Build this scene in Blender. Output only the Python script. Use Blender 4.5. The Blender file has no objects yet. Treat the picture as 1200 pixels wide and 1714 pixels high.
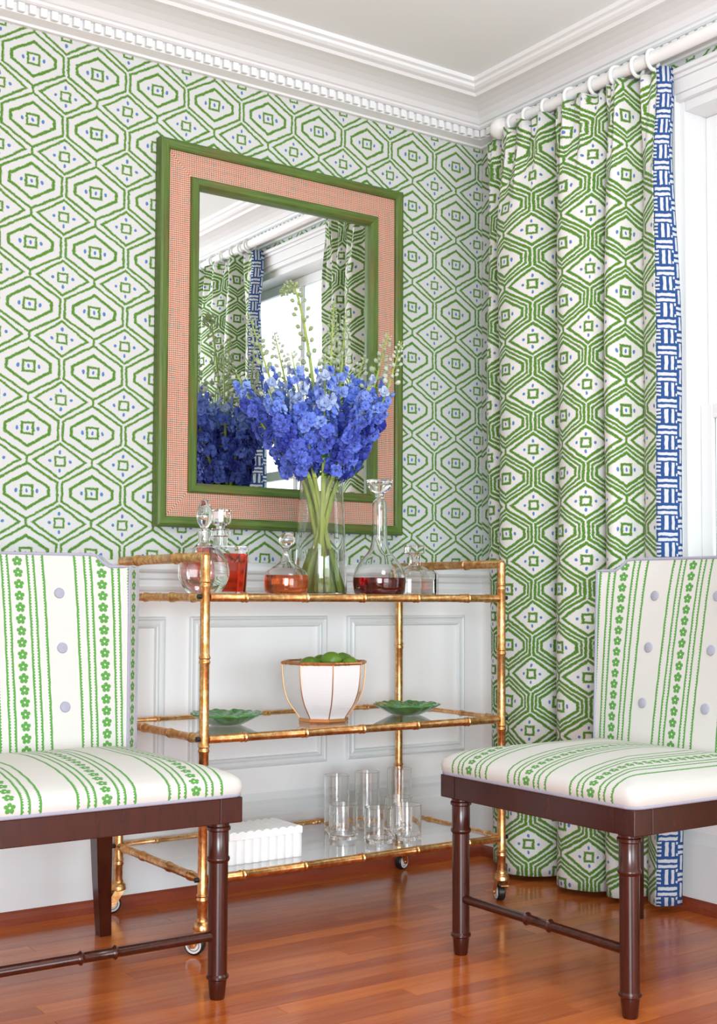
import bpy, bmesh, math, random
from mathutils import Vector, Matrix
random.seed(7)
SC = bpy.context.scene
COL = SC.collection

# ------------------------------------------------------------------ camera
F_PX, YAW, PITCH, ROLL = 2086.9559, .6047, .0469, .0043
cam_d = bpy.data.cameras.new('camera')
cam = bpy.data.objects.new('camera', cam_d); COL.objects.link(cam)
fw = Vector((math.sin(YAW)*math.cos(PITCH), math.cos(YAW)*math.cos(PITCH), math.sin(PITCH)))
r0 = Vector((math.cos(YAW), -math.sin(YAW), 0)); u0 = r0.cross(fw)
rt = r0*math.cos(ROLL) + u0*math.sin(ROLL); up = -r0*math.sin(ROLL) + u0*math.cos(ROLL)
M = Matrix((rt, up, -fw)).transposed().to_4x4(); M.translation = (-2.8326, -3.3389, .8845)
cam.matrix_world = M
cam_d.sensor_fit = 'HORIZONTAL'; cam_d.sensor_width = 36
cam_d.lens = F_PX*36/1200; cam_d.shift_y = 43.87/1200
cam_d.clip_start = .05
SC.camera = cam

# ------------------------------------------------------------------ light
w = bpy.data.worlds.new('World'); SC.world = w; w.use_nodes = True
bg = w.node_tree.nodes['Background']
bg.inputs[0].default_value = (.88, .95, 1, 1); bg.inputs[1].default_value = 2.2
def area(name, loc, target, sx, sy, power, col=(1, 1, 1)):
    d = bpy.data.lights.new(name, 'AREA'); d.shape = 'RECTANGLE'; d.size = sx; d.size_y = sy
    d.energy = power; d.color = col
    o = bpy.data.objects.new(name, d); COL.objects.link(o); o.location = loc
    o.rotation_euler = (Vector(target)-Vector(loc)).to_track_quat('-Z', 'Y').to_euler()
    return o
# area fills added to even the light, left of and behind the camera
LC = (.785, .91, 1)
area('left_fill', (-7.4, -7.0, 1.2), (-.6, -.6, .9), 4.0, 2.0, 160, LC)
area('rear_fill', (-.9, -8.9, .95), (-.7, 0, .8), 4.4, 1.8, 185, LC)
area('front_fill', (-3.5, -4.6, .9), (-.8, 0, .6), 1.5, 1.2, 100, LC)  # added soft fill near the camera, lifts the lower wall and cart
pd = bpy.data.lights.new('corner_fill', 'POINT'); pd.energy = 30; pd.shadow_soft_size = .3; pd.color = LC  # added point fill above the frame, brightens corner and seats; no fixture
po_ = bpy.data.objects.new('corner_fill', pd); COL.objects.link(po_); po_.location = (-1.2, -2.1, 2.0)
SC.view_settings.view_transform = 'Standard'; SC.view_settings.look = 'None'
SC.view_settings.gamma = 1; SC.view_settings.use_curve_mapping = False
SC.view_settings.exposure = 0.24
SC.cycles.max_bounces = 18; SC.cycles.transmission_bounces = 18; SC.cycles.glossy_bounces = 8
SC.cycles.diffuse_bounces = 8; SC.cycles.transparent_max_bounces = 18

# ------------------------------------------------------------------ node maths
def s2l(c):
    return tuple(((v/255)/12.92 if v/255 <= .04045 else ((v/255+.055)/1.055)**2.4) for v in c)
class X:
    """a float socket with operators"""
    def __init__(s, nt, sock): s.nt, s.s = nt, sock
    def op(s, o, b=None, c=None):
        n = s.nt.nodes.new('ShaderNodeMath'); n.operation = o
        for i, v in enumerate((s, b, c)):
            if v is None: continue
            if isinstance(v, X): s.nt.links.new(v.s, n.inputs[i])
            else: n.inputs[i].default_value = v
        return X(s.nt, n.outputs[0])
    def __add__(s, b): return s.op('ADD', b)
    def __radd__(s, b): return s.op('ADD', b)
    def __sub__(s, b): return s.op('SUBTRACT', b)
    def __rsub__(s, b): return (s*-1.0)+b
    def __mul__(s, b): return s.op('MULTIPLY', b)
    def __rmul__(s, b): return s.op('MULTIPLY', b)
    def __truediv__(s, b): return s.op('DIVIDE', b)
    def abs(s): return s.op('ABSOLUTE')
    def max(s, b): return s.op('MAXIMUM', b)
    def min(s, b): return s.op('MINIMUM', b)
    def fract(s): return s.op('FRACT')
    def wrap(s): return (s+.5).op('FLOOR')*-1.0+s            # to [-.5,.5]
    def lt(s, b): return s.op('LESS_THAN', b)
    def gt(s, b): return s.op('GREATER_THAN', b)
    def soft(s, w):                                          # 1 where s<0, edge of width w
        n = (s*(-1.0/w)+.5); n.s.node.use_clamp = True
        return n
def inside(a, lo, hi): return a.gt(lo)*a.lt(hi)
class NT:
    def __init__(s, name):
        s.m = bpy.data.materials.new(name); s.m.use_nodes = True; s.nt = s.m.node_tree
        s.b = s.nt.nodes['Principled BSDF']
    def set(s, **k):
        for n, v in k.items():
            n = {'color': 'Base Color', 'rough': 'Roughness', 'metal': 'Metallic', 'trans': 'Transmission Weight', 'ior': 'IOR',
                 'coat': 'Coat Weight', 'coat_rough': 'Coat Roughness', 'sheen': 'Sheen Weight', 'spec': 'Specular IOR Level',
                 'sss': 'Subsurface Weight'}[n]
            if n == 'Base Color' and len(v) == 3: v = (*v, 1)
            s.b.inputs[n].default_value = v
        return s
    def uv(s):
        t = s.nt.nodes.new('ShaderNodeTexCoord'); sp = s.nt.nodes.new('ShaderNodeSeparateXYZ')
        s.nt.links.new(t.outputs['UV'], sp.inputs[0]); return X(s.nt, sp.outputs[0]), X(s.nt, sp.outputs[1])
    def obj(s):
        t = s.nt.nodes.new('ShaderNodeTexCoord'); sp = s.nt.nodes.new('ShaderNodeSeparateXYZ')
        s.nt.links.new(t.outputs['Object'], sp.inputs[0]); return [X(s.nt, sp.outputs[i]) for i in range(3)]
    def vec(s, *c):
        n = s.nt.nodes.new('ShaderNodeCombineXYZ')
        for i, v in enumerate(c):
            if isinstance(v, X): s.nt.links.new(v.s, n.inputs[i])
            else: n.inputs[i].default_value = v
        return n.outputs[0]
    def noise(s, vec, scale, detail=2, rough=.5):
        n = s.nt.nodes.new('ShaderNodeTexNoise'); n.inputs['Scale'].default_value = scale
        n.inputs['Detail'].default_value = detail; n.inputs['Roughness'].default_value = rough
        s.nt.links.new(vec, n.inputs['Vector']); return X(s.nt, n.outputs[0])
    def rand(s):
        return X(s.nt, s.nt.nodes.new('ShaderNodeObjectInfo').outputs['Random'])
    def mix(s, f, a, b):
        n = s.nt.nodes.new('ShaderNodeMix'); n.data_type = 'RGBA'
        if isinstance(f, X): s.nt.links.new(f.s, n.inputs[0])
        else: n.inputs[0].default_value = f
        for i, v in ((6, a), (7, b)):
            if isinstance(v, tuple): n.inputs[i].default_value = (*v[:3], 1)
            else: s.nt.links.new(v, n.inputs[i])
        return n.outputs[2]
    def color(s, c): s.nt.links.new(c, s.b.inputs['Base Color'])
    def link(s, x, name): s.nt.links.new(x.s, s.b.inputs[name])
    def bump(s, h, strength, dist=.001):
        n = s.nt.nodes.new('ShaderNodeBump'); n.inputs['Strength'].default_value = strength
        n.inputs['Distance'].default_value = dist
        s.nt.links.new(h.s, n.inputs['Height']); s.nt.links.new(n.outputs[0], s.b.inputs['Normal'])
def plain(name, rgb, rough=.5, **k):
    return NT(name).set(color=s2l(rgb), rough=rough, **k).m

# ---- the green geometric print (wallpaper and curtain)
PX, PZ = .19, .1732
def print_pattern(t, u, v, curtain=False):
    vec = t.vec(u, v, 0.0)
    n1 = t.noise(vec, 7.0, 2); n2 = t.noise(t.vec(v+3.7, u, 5.0), 7.0, 2)
    f1 = t.noise(t.vec(u*9.0, v*2.2, 1.0), 13.0, 2)          # dry-brush edge
    f2 = t.noise(t.vec(u*2.0, v*2.0, 7.0), 8.0, 2)
    u = u+(n1-.5)*.035+(f2-.5)*.02; v = v+(n2-.5)*.035
    x = u.wrap().abs(); y = v.wrap().abs(); x2 = .5-x; y2 = .5-y
    k = 1.3 if curtain else 1.0
    outs = []
    h1 = (x-.463).max((x*.63+y-.445)*.85); outs.append(h1.abs()-.019*k)
    h2 = (x-.33).max((x*.67+y-.287)*.83); outs.append(h2.abs()-.023*(1.12 if curtain else 1))
    outs.append((x-.017*k).max(.435-y))
    s1 = x.max(y)-.085; outs.append(s1.abs()-.018*k)
    d1 = (x2*.72+y2-.285)*.81; outs.append(d1.abs()-.019*k)
    s2 = x2.max(y2)-.07; outs.append(s2.abs()-.016*k)
    if curtain:
        h3 = (x-.40).max((x*.65+y-.37)*.84); outs.append(h3.abs()-.020)
    g = outs[0]
    for o in outs[1:]: g = g.min(o)
    g = g+(f1-.5)*.045
    green = g.soft(.012)
    def dot(ax, ay, cx, cy, rx, ry):
        a = (ax-cx)*(1/rx); b = (ay-cy)*(1/ry); return a*a+b*b
    dd = dot(x, y, .158, 0., .022, .036).min(dot(x, y, 0., 0., .019, .034))
    dd = dd.min(dot(x2, y2, .155, 0., .024, .026)).min(dot(x2, y2, 0., .15, .02, .034))
    blue = (dd-1.0+(f1-.5)*.8).soft(.3)
    return green, blue, f1, f2
def print_mat(name, u, v, t, ground, curtain=False):
    g, b, f1, f2 = print_pattern(t, u, v, curtain)
    gc = t.mix((f1-.5)*1.6+.5, s2l((54, 104, 22)), s2l((102, 148, 56)))
    c = t.mix(b, ground, s2l((84, 120, 174)))
    c = t.mix(g, c, gc)
    t.color(c); t.set(rough=.85, spec=.2)
    return t.m
def wallpaper(name, axis, off):
    t = NT(name); o = t.obj()
    return print_mat(name, (o[axis]-off)*(1/PX), (o[2]-2.3854)*(1/PZ), t, s2l((201, 203, 200)))
M_paper_b = wallpaper('wallpaper_green_print', 0, -1.638)
M_paper_r = wallpaper('wallpaper_green_print_side', 1, -.095-.94)
t = NT('curtain_green_print'); u, v = t.uv()
M_curtain = print_mat('c', u*(1/PX), v*(1/.176), t, s2l((218, 217, 212)), True)
t.set(sheen=.1)
# ---- blue basket-weave trim: u 0..1 across, v metres
t = NT('trim_blue_weave'); wv, v = t.uv()
nz = t.noise(t.vec(wv, v*9.0, 0.), 6.0); nz2 = t.noise(t.vec(v*9.0, wv, 4.), 6.0)
wv = wv+(nz-.5)*.07; tt = (v*(1/.077)+(nz2-.5)*.09).fract(); t2 = (v*(1/.077)+.5+(nz2-.5)*.09).fract()
white = inside(tt, .02, .54)*(inside(wv, .24, .36)+inside(wv, .47, .59))
white = white+inside(wv, .04, .72)*(inside(tt, .60, .715)+inside(tt, .80, .915))
dash = inside(tt, .03, .10)+inside(tt, .18, .26)+inside(tt, .33, .40)+inside(tt, .47, .54)
white = white+inside(wv, -.2, .13)*dash
white = white+inside(wv, .85, .96)*inside(t2, .02, .54)+inside(wv, .74, 1.2)*(inside(t2, .60, .715)+inside(t2, .80, .915))
white = white+inside(wv, .65, .735)*(inside(tt, .03, .12)+inside(tt, .45, .54))
white = white.min(1.0)
t.color(t.mix(white, s2l((44, 78, 132)), s2l((204, 206, 208)))); t.set(rough=.85, spec=.15)
M_trim = t.m
# ---- striped chair fabric: u, v in metres, band period .205
t = NT('fabric_green_stripe'); u, v = t.uv()
nv = t.noise(t.vec(u, v, 0.), 30.0, 2); nf = t.noise(t.vec(u, v, 2.), 420.0, 1)
a = ((u+(nv-.5)*.003)*(1/.205)).wrap()*.205; b = a.abs()
vv = v+(nv-.5)*.002
tooth = ((vv*(1/.0072)).wrap().abs()-.24).soft(.25)*.0024
l = (b-.0660).max(.0613-b-tooth).min((b-.0268-tooth).max(.0224-b)).min((b-.0430).max(.0387-b-tooth))
fv = (vv*(1/.0285)).wrap()*.0285
r = (a*a+fv*fv).op('SQRT'); th = a.op('ARCTAN2', fv)
pet = ((th*2.5).op('COSINE').abs().op('SQRT'))*.0058+.0068
fl = (r-pet).max(.0023-r)
g = (l.min(fl)+(nf-.5)*.0022).soft(.0007)
t.color(t.mix(g, s2l((207, 205, 199)), t.mix(nf, s2l((66, 132, 52)), s2l((104, 164, 84)))))
t.set(rough=.9, spec=.15, sheen=.08)
wf = t.noise(t.vec(u, v, 9.), 900.0, 1); t.bump(wf, .15, .0006)
M_fabric = t.m
# ---- woods, metals, paint
def wood(name, c1, c2, rough, scale, coat=0., rnd=0.):
    t = NT(name); o = t.obj()
    n = t.noise(t.vec(o[0]*scale[0], o[1]*scale[1], o[2]*scale[2]), 1.0, 5, .6)
    n = (n-.5)*1.5+.5
    if rnd: n = n*(1-rnd*.6)+t.rand()*rnd-rnd*.15
    n.s.node.use_clamp = True
    t.color(t.mix(n, s2l(c1), s2l(c2))); t.set(rough=rough, coat=coat, coat_rough=.12)
    t.bump(n, .04, .001)
    return t.m
M_mahog = wood('mahogany', (46, 15, 9), (72, 27, 16), .22, (50, 50, 9), .15)
M_shoe = wood('red_oak_shoe', (118, 46, 24), (146, 66, 38), .35, (8, 60, 60), .1)
def floor_mat():
    t = NT('oak_floor_board'); o = t.obj(); rn = t.rand()
    off = rn*37.0
    n = t.noise(t.vec(o[0]*2.4+off, o[1]*36.0+off, off), 1.0, 5, .6)
    g = t.noise(t.vec(o[0]*9.0+off, o[1]*230.0, off), 1.0, 3, .6)
    f = (n-.5)*.9+(g-.5)*.45+rn*.5+.22; f.s.node.use_clamp = True
    t.color(t.mix(f, s2l((150, 62, 20)), s2l((224, 126, 58)))); t.set(rough=.17, coat=.0, spec=.42)
    t.bump(g, .05, .0006)
    return t.m
M_floor = floor_mat()
t = NT('gilt_leaf'); o = t.obj()
n = t.noise(t.vec(*o), 60.0, 5, .65); n2 = t.noise(t.vec(o[0], o[1], o[2]+9.0), 190.0, 3, .6)
f = (n-.44)*5.0; f.s.node.use_clamp = True
worn = (n2*.6+n*.4-.60)*14.0; worn.s.node.use_clamp = True
t.color(t.mix(worn, t.mix(f, s2l((214, 150, 88)), s2l((244, 206, 150))), s2l((92, 52, 24))))
t.link(1.0-worn*.75, 'Metallic'); t.set(rough=.33); t.bump(n2, .12, .001)
M_gilt = t.m
M_white = plain('white_trim_paint', (228, 230, 229), .38)
M_wallw = plain('white_wainscot_paint', (245, 244, 242), .45)
M_ceil = plain('ceiling_paint', (236, 242, 241), .8)
M_rod = plain('white_lacquer', (236, 236, 233), .3)
M_pipe = NT('lavender_piping'); 
o = M_pipe.obj(); n = M_pipe.noise(M_pipe.vec(*o), 700., 1)
M_pipe.color(M_pipe.mix(n, s2l((134, 134, 154)), s2l((184, 184, 196)))); M_pipe.set(rough=.9); M_pipe = M_pipe.m
t = NT('green_stained_wood'); u, v = t.uv()
n = t.noise(t.vec(u*5.0, v*130.0, 0.), 1.0, 5, .65); n = (n-.5)*1.9+.5; n.s.node.use_clamp = True
n2 = t.noise(t.vec(u*3.0, v*26.0, 4.), 1.0, 3); brn = (n2-.55)*5.0; brn.s.node.use_clamp = True
t.color(t.mix(brn*.55, t.mix(n, s2l((42, 72, 20)), s2l((104, 128, 50))), s2l((122, 92, 42))))
t.set(rough=.5); t.bump(n, .25, .001); M_greenwood = t.m
t = NT('raffia_weave'); u, v = t.uv()
uu = u*(1/.0062)+(t.noise(t.vec(u, v, 0.), 25., 1)-.5)*.8; vv = v*(1/.0062)
wh = (uu.wrap().abs()-.32).gt(0.).max((vv.wrap().abs()-.36).gt(0.))
cell = t.noise(t.vec((uu+.5).op('FLOOR')*.37, (vv+.5).op('FLOOR')*1.7, 0.), 3.1, 1)
band = t.noise(t.vec(u*4.0, vv*.3, 3.), 2.0, 2)
cc = t.mix((cell-.52)*9.0, s2l((180, 80, 40)), s2l((112, 92, 76)))
t.color(t.mix(wh*(band*.5+.55), cc, s2l((212, 196, 176)))); t.set(rough=.8); t.bump(wh, .4, .001); M_raffia = t.m
M_mirror = NT('mirror_silver').set(color=(.93, .94, .93), metal=1, rough=0.).m
def glass(name, col=(1, 1, 1), ior=1.47, rough=0.):
    return NT(name).set(color=col, trans=1., ior=ior, rough=rough).m
M_glass = glass('clear_glass', (.985, .99, .985)); M_shelf = glass('shelf_glass', (.96, .985, .97), 1.5)
M_pane = glass('window_pane_glass', (.99, 1, .99), 1.45)
M_water = glass('water', (.97, 1, .97), 1.33)
M_red = glass('red_amber_liquor', s2l((214, 62, 40)), 1.35)
M_amber = glass('amber_liquor', s2l((236, 112, 48)), 1.35)
M_wine = glass('dark_red_liquor', s2l((112, 10, 14)), 1.35)
M_clearliq = glass('clear_liquor', (.99, .965, .95), 1.35)
M_black = plain('black_rubber', (24, 23, 23), .4)
M_wheelw = plain('white_plastic', (226, 226, 224), .35)
M_porc = NT('white_porcelain').set(color=s2l((224, 223, 222)), rough=.12, coat=.4).m
M_goldp = NT('gold_luster').set(color=s2l((200, 140, 84)), rough=.28, metal=.85).m
M_marble = NT('white_marble'); o = M_marble.obj(); n = M_marble.noise(M_marble.vec(*o), 14., 4)
M_marble.color(M_marble.mix(n, s2l((232, 232, 230)), s2l((246, 246, 244)))); M_marble.set(rough=.45); M_marble = M_marble.m
t = NT('lime_skin'); o = t.obj(); n = t.noise(t.vec(*o), 30., 2); n2 = t.noise(t.vec(*o), 600., 1)
t.color(t.mix(n, s2l((58, 98, 22)), s2l((122, 156, 44)))); t.set(rough=.35); t.bump(n2, .2, .0008); M_lime = t.m
t = NT('green_majolica'); o = t.obj(); n = t.noise(t.vec(*o), 26., 3)
t.color(t.mix(n, s2l((28, 92, 40)), s2l((92, 156, 84)))); t.set(rough=.15, coat=.5); M_plate = t.m
def petal(name, c1, c2):
    t = NT(name); rn = t.rand(); o = t.obj(); n = t.noise(t.vec(o[0], o[1], o[2]), 60., 2)
    f = rn*.8+n*.7-.25; f.s.node.use_clamp = True
    t.color(t.mix(f, s2l(c1), s2l(c2))); t.set(rough=.6, spec=.3)
    t.b.inputs['Subsurface Weight'].default_value = .0
    return t.m
M_blue = petal('petal_deep_blue', (34, 42, 142), (104, 128, 222))
M_blue2 = petal('petal_sky_blue', (74, 104, 204), (142, 168, 230))
M_pale = petal('petal_pale', (132, 156, 208), (188, 202, 222))
M_eye = plain('flower_eye', (74, 64, 74), .7)
M_bud = petal('bud_pale_green', (140, 158, 108), (198, 204, 194))
t = NT('green_stem'); o = t.obj(); n = t.noise(t.vec(*o), 22., 3)
t.color(t.mix(n, s2l((108, 142, 44)), s2l((188, 204, 104)))); t.set(rough=.5); M_stem = t.m
M_leaf = plain('green_leaf', (84, 124, 48), .5)

# ------------------------------------------------------------------ mesh helpers
class MB:
    def __init__(s): s.v, s.f, s.uv, s.mi, s.sm = [], [], [], [], []
    def add(s, verts, faces, uvs=None, smooth=False, mi=0):
        o = len(s.v); s.v += [tuple(p) for p in verts]
        for f in faces:
            s.f.append(tuple(i+o for i in f)); s.sm.append(smooth); s.mi.append(mi)
        s.uv += uvs if uvs else [(0, 0)]*len(verts)
        return o
    def box(s, a, b, mat=None, bev=0.):
        (x0, y0, z0), (x1, y1, z1) = a, b
        if bev <= 0:
            vs = [(x, y, z) for z in (z0, z1) for y in (y0, y1) for x in (x0, x1)]
            fs = [(0, 2, 3, 1), (4, 5, 7, 6), (0, 1, 5, 4), (2, 6, 7, 3), (0, 4, 6, 2), (1, 3, 7, 5)]
            if mat: vs = [mat @ Vector(p) for p in vs]
            s.add(vs, fs); return s
        bm = bmesh.new(); bmesh.ops.create_cube(bm, size=1)
        for p in bm.verts:
            p.co = Vector(((x0+x1)/2+p.co.x*(x1-x0), (y0+y1)/2+p.co.y*(y1-y0), (z0+z1)/2+p.co.z*(z1-z0)))
        bmesh.ops.bevel(bm, geom=bm.edges[:], offset=bev, segments=2, affect='EDGES', profile=.5)
        bm.verts.index_update()
        vs = [(mat @ p.co) if mat else p.co.copy() for p in bm.verts]
        s.add(vs, [[q.index for q in f.verts] for f in bm.faces]); bm.free(); return s
    def lathe(s, prof, n=32, c=(0, 0, 0), smooth=True, phase=0., mat=None, mi=0):
        """closed surface of revolution from (r,z); r==0 ends make poles"""
        vs, fs, rows = [], [], []
        for r, z in prof:
            if r < 1e-7: rows.append([len(vs)]); vs.append(Vector((0, 0, z)))
            else:
                rows.append(list(range(len(vs), len(vs)+n)))
                for k in range(n):
                    a = phase+2*math.pi*k/n; vs.append(Vector((r*math.cos(a), r*math.sin(a), z)))
        for A, B in zip(rows, rows[1:]):
            for k in range(n):
                k2 = (k+1) % n
                if len(A) == 1 and len(B) == 1: continue
                if len(A) == 1: fs.append((A[0], B[k2], B[k]))
                elif len(B) == 1: fs.append((A[k], A[k2], B[0]))
                else: fs.append((A[k], A[k2], B[k2], B[k]))
        c = Vector(c); vs = [(mat @ p if mat else p)+c for p in vs]
        s.add(vs, fs, smooth=smooth, mi=mi); return s
    def tube(s, pts, r, n=10, closed=False, smooth=True, mi=0):
        pts = [Vector(p) for p in pts]; m = len(pts); rs = r if isinstance(r, (list, tuple)) else [r]*m
        vs, fs = [], []; nrm = None
        for i, p in enumerate(pts):
            if closed: d = pts[(i+1) % m]-pts[i-1]
            else: d = pts[min(i+1, m-1)]-pts[max(i-1, 0)]
            d.normalize()
            if nrm is None:
                nrm = d.orthogonal().normalized()
            nrm = (nrm-d*nrm.dot(d)).normalized(); bt = d.cross(nrm)
            for k in range(n):
                a = 2*math.pi*k/n; vs.append(p+(nrm*math.cos(a)+bt*math.sin(a))*rs[i])
        for i in range(m if closed else m-1):
            j = (i+1) % m
            for k in range(n):
                k2 = (k+1) % n; fs.append((i*n+k, i*n+k2, j*n+k2, j*n+k))
        if not closed:
            fs.append(tuple(range(n))[::-1]); fs.append(tuple(range((m-1)*n, m*n)))
        s.add(vs, fs, smooth=smooth, mi=mi); return s
    def grid(s, P, uvs, smooth=True, flip=False):
        R, Cc = len(P), len(P[0]); vs = [p for row in P for p in row]; uv = [q for row in uvs for q in row]
        fs = []
        for i in range(R-1):
            for j in range(Cc-1):
                q = (i*Cc+j, i*Cc+j+1, (i+1)*Cc+j+1, (i+1)*Cc+j); fs.append(q[::-1] if flip else q)
        s.add(vs, fs, uv, smooth); return s
    def mesh(s, name, mats, recalc=True):
        me = bpy.data.meshes.new(name); me.from_pydata(s.v, [], s.f)
        for m in (mats if isinstance(mats, (list, tuple)) else [mats]): me.materials.append(m)
        me.polygons.foreach_set('use_smooth', s.sm); me.polygons.foreach_set('material_index', s.mi)
        ul = me.uv_layers.new(name='UVMap'); d = [0.]*(2*len(me.loops))
        for i, lp in enumerate(me.loops): d[2*i], d[2*i+1] = s.uv[lp.vertex_index]
        ul.data.foreach_set('uv', d)
        if recalc:
            bm = bmesh.new(); bm.from_mesh(me); bmesh.ops.recalc_face_normals(bm, faces=bm.faces); bm.to_mesh(me); bm.free()
        me.set_sharp_from_angle(angle=math.radians(38)); me.polygons.foreach_set('use_smooth', s.sm); me.update(); return me
    def build(s, name, mats, parent=None, kind=None, label=None, loc=None, recalc=True):
        o = bpy.data.objects.new(name, s.mesh(name, mats, recalc)); COL.objects.link(o)
        if parent: o.parent = parent
        if kind: o['kind'] = kind
        if label: o['label'] = label
        if loc: o.location = loc
        return o
def tag(o, label, cat, group=None):
    o['label'] = label; o['category'] = cat
    if group: o['group'] = group
    return o
def thing(name, label, cat, loc=(0, 0, 0), rz=0., group=None):
    o = bpy.data.objects.new(name, None); COL.objects.link(o); o.empty_display_size = .05
    o.location = loc; o.rotation_euler = (0, 0, rz); return tag(o, label, cat, group)
def put(name, me, parent=None, loc=(0, 0, 0), rot=(0, 0, 0), sc=None, label=None):
    o = bpy.data.objects.new(name, me); COL.objects.link(o); o.location = loc; o.rotation_euler = rot
    if sc: o.scale = sc if isinstance(sc, (tuple, list)) else (sc,)*3
    if parent: o.parent = parent
    if label: o['label'] = label
    return o
def copy_tree(o, parent=None):
    c = o.copy(); COL.objects.link(c)
    if parent: c.parent = parent
    for ch in list(o.children): copy_tree(ch, c)
    return c
def catmull(pts, k=8):
    P = [Vector(p) for p in pts]; P = [P[0]*2-P[1]]+P+[P[-1]*2-P[-2]]; out = []
    for i in range(1, len(P)-2):
        for j in range(k):
            t = j/k; a, b, c, d = P[i-1], P[i], P[i+1], P[i+2]
            out.append(.5*((2*b)+(c-a)*t+(2*a-5*b+4*c-d)*t*t+(3*b-a-3*c+d)*t**3))
    out.append(P[-2]); return out
def smooth01(t): t = max(0., min(1., t)); return t*t*(3-2*t)

# ------------------------------------------------------------------ the room
CEIL = 2.60
XL, YN = -7.6, -9.0                      # how far the back wall and the right wall run
# floor: slab plus strip boards
floor = MB().box((XL, YN, -.05), (.02, .02, -.0125)).build('floor', M_floor, kind='structure')
BW = .0572; lens = [.55, .78, 1.0, 1.3]; meshes = []
def board(L): return MB().box((.0004, .0004, -.0125), (L-.0004, BW-.0003, 0), bev=.0003).mesh('plank', M_floor)
for L in lens: meshes.append(board(L))
rest = MB()
y = -.012-BW
while y > YN-BW:
    near = y > -2.0
    x = XL
    while x < (-3.3 if near else -.05):
        L = min(random.choice(lens), -.012-x); rest.box((x+.0002, y+.0002, -.0125), (x+L-.0002, y+BW-.0001, 0)); x += L
    while near and x < -.02:
        k = random.randrange(4)
        if x+lens[k] > -.012:
            put('plank', board(max(.04, -.012-x)), floor, (x, y, 0)); break
        put('plank', meshes[k], floor, (x, y, 0)); x += lens[k]
    y -= BW
rest.build('far_planks', M_floor, floor, kind='stuff')

wall_back = MB().box((XL, 0, 0), (.14, .1, CEIL)).build('wall_back', M_paper_b, kind='structure')
# right wall with the window opening
WY0, WY1, WZ0, WZ1 = -.895, -1.86, .62, 2.345
wr = MB()
for a, b in (((0, WY0, 0), (.14, .0, CEIL)), ((0, YN, 0), (.14, WY1, CEIL)), ((0, WY1, WZ1), (.14, WY0, CEIL)), ((0, WY1, 0), (.14, WY0, WZ0))):
    wr.box(a, b)
wall_right = wr.build('wall_right', M_paper_r, kind='structure')
wall_left = MB().box((XL-.1, YN-.1, 0), (XL, .1, CEIL)).build('wall_left', M_wallw, kind='structure')
wall_rear = MB().box((XL, YN-.1, 0), (.14, YN, CEIL)).build('wall_rear', M_wallw, kind='structure')
ceiling = MB().box((XL-.1, YN-.1, CEIL), (.14, .1, CEIL+.1)).build('ceiling', M_ceil, kind='structure')

def run_profile(prof, wall, length, end=0.):
    """extrude (d, z) along a wall, mitred in the corner"""
    mb = MB(); P0, P1 = [], []
    for d, z in prof:
        if wall == 'back': P0.append((-d, -d, z)); P1.append((-length, -d, z))
        else: P0.append((-d, -d, z)); P1.append((-d, -length, z))
    n = len(prof); mb.add(P0+P1, [(i, (i+1) % n, n+(i+1) % n, n+i) for i in range(n)]+[tuple(range(n)), tuple(range(n, 2*n))[::-1]])
    return mb
crown = [(0, 2.468), (.014, 2.468), (.017, 2.474), (.034, 2.477), (.050, 2.480), (.050, 2.508), (.064, 2.508), (.072, 2.512), (.075, 2.518),
         (.082, 2.520), (.095, 2.532), (.115, 2.543), (.14, 2.551), (.165, 2.556), (.185, 2.558), (.192, 2.566), (.205, 2.570), (.214, 2.576), (.216, 2.584), (.226, 2.588), (.228, CEIL), (0, CEIL)]
crown_b = run_profile(crown, 'back', -XL).build('trim_1', M_white, kind='structure')
crown_r = run_profile(crown, 'right', -YN).build('trim_2', M_white, kind='structure')
dme = MB().box((-.0095, -.015, -.013), (.0095, 0, .012), bev=.0015).mesh('dentil', M_white)
k = 0; x = -.075
while x > -2.3: put('dentil', dme, crown_b, (x, -.0495, 2.4945)); x -= .0318
y = -.075
while y > -2.6: put('dentil', dme, crown_r, (-.0495, y, 2.4945), (0, 0, -math.pi/2)); y -= .0318

rail = [(0, .900), (.010, .900), (.012, .912), (.008, .918), (.008, .930), (.014, .936), (.018, .950), (.026, .956), (.030, .962), (.030, .974), (.022, .980), (.012, .986), (0, .988)]
MBr = run_profile(rail, 'back', -XL); MBr.build('trim_3', M_white, kind='structure')
base = [(0, .034), (.018, .034), (.018, .215), (.014, .222), (.012, .235), (.010, .25), (.012, .262), (.008, .272), (.006, .284), (0, .286)]
run_profile(base, 'back', -XL).build('baseboard_back', M_white, kind='structure')
base_r = [(0, .034), (.018, .034), (.018, .19), (.012, .205), (.006, .222), (0, .226)]
run_profile(base_r, 'right', -YN).build('baseboard_right', M_white, kind='structure')
shoe = [(0, 0), (.030, 0), (.030, .018), (.026, .030), (.019, .036), (0, .036)]
run_profile(shoe, 'back', -XL).build('trim_4', M_shoe, kind='structure')
run_profile(shoe, 'right', -YN).build('trim_5', M_shoe, kind='structure')
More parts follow.
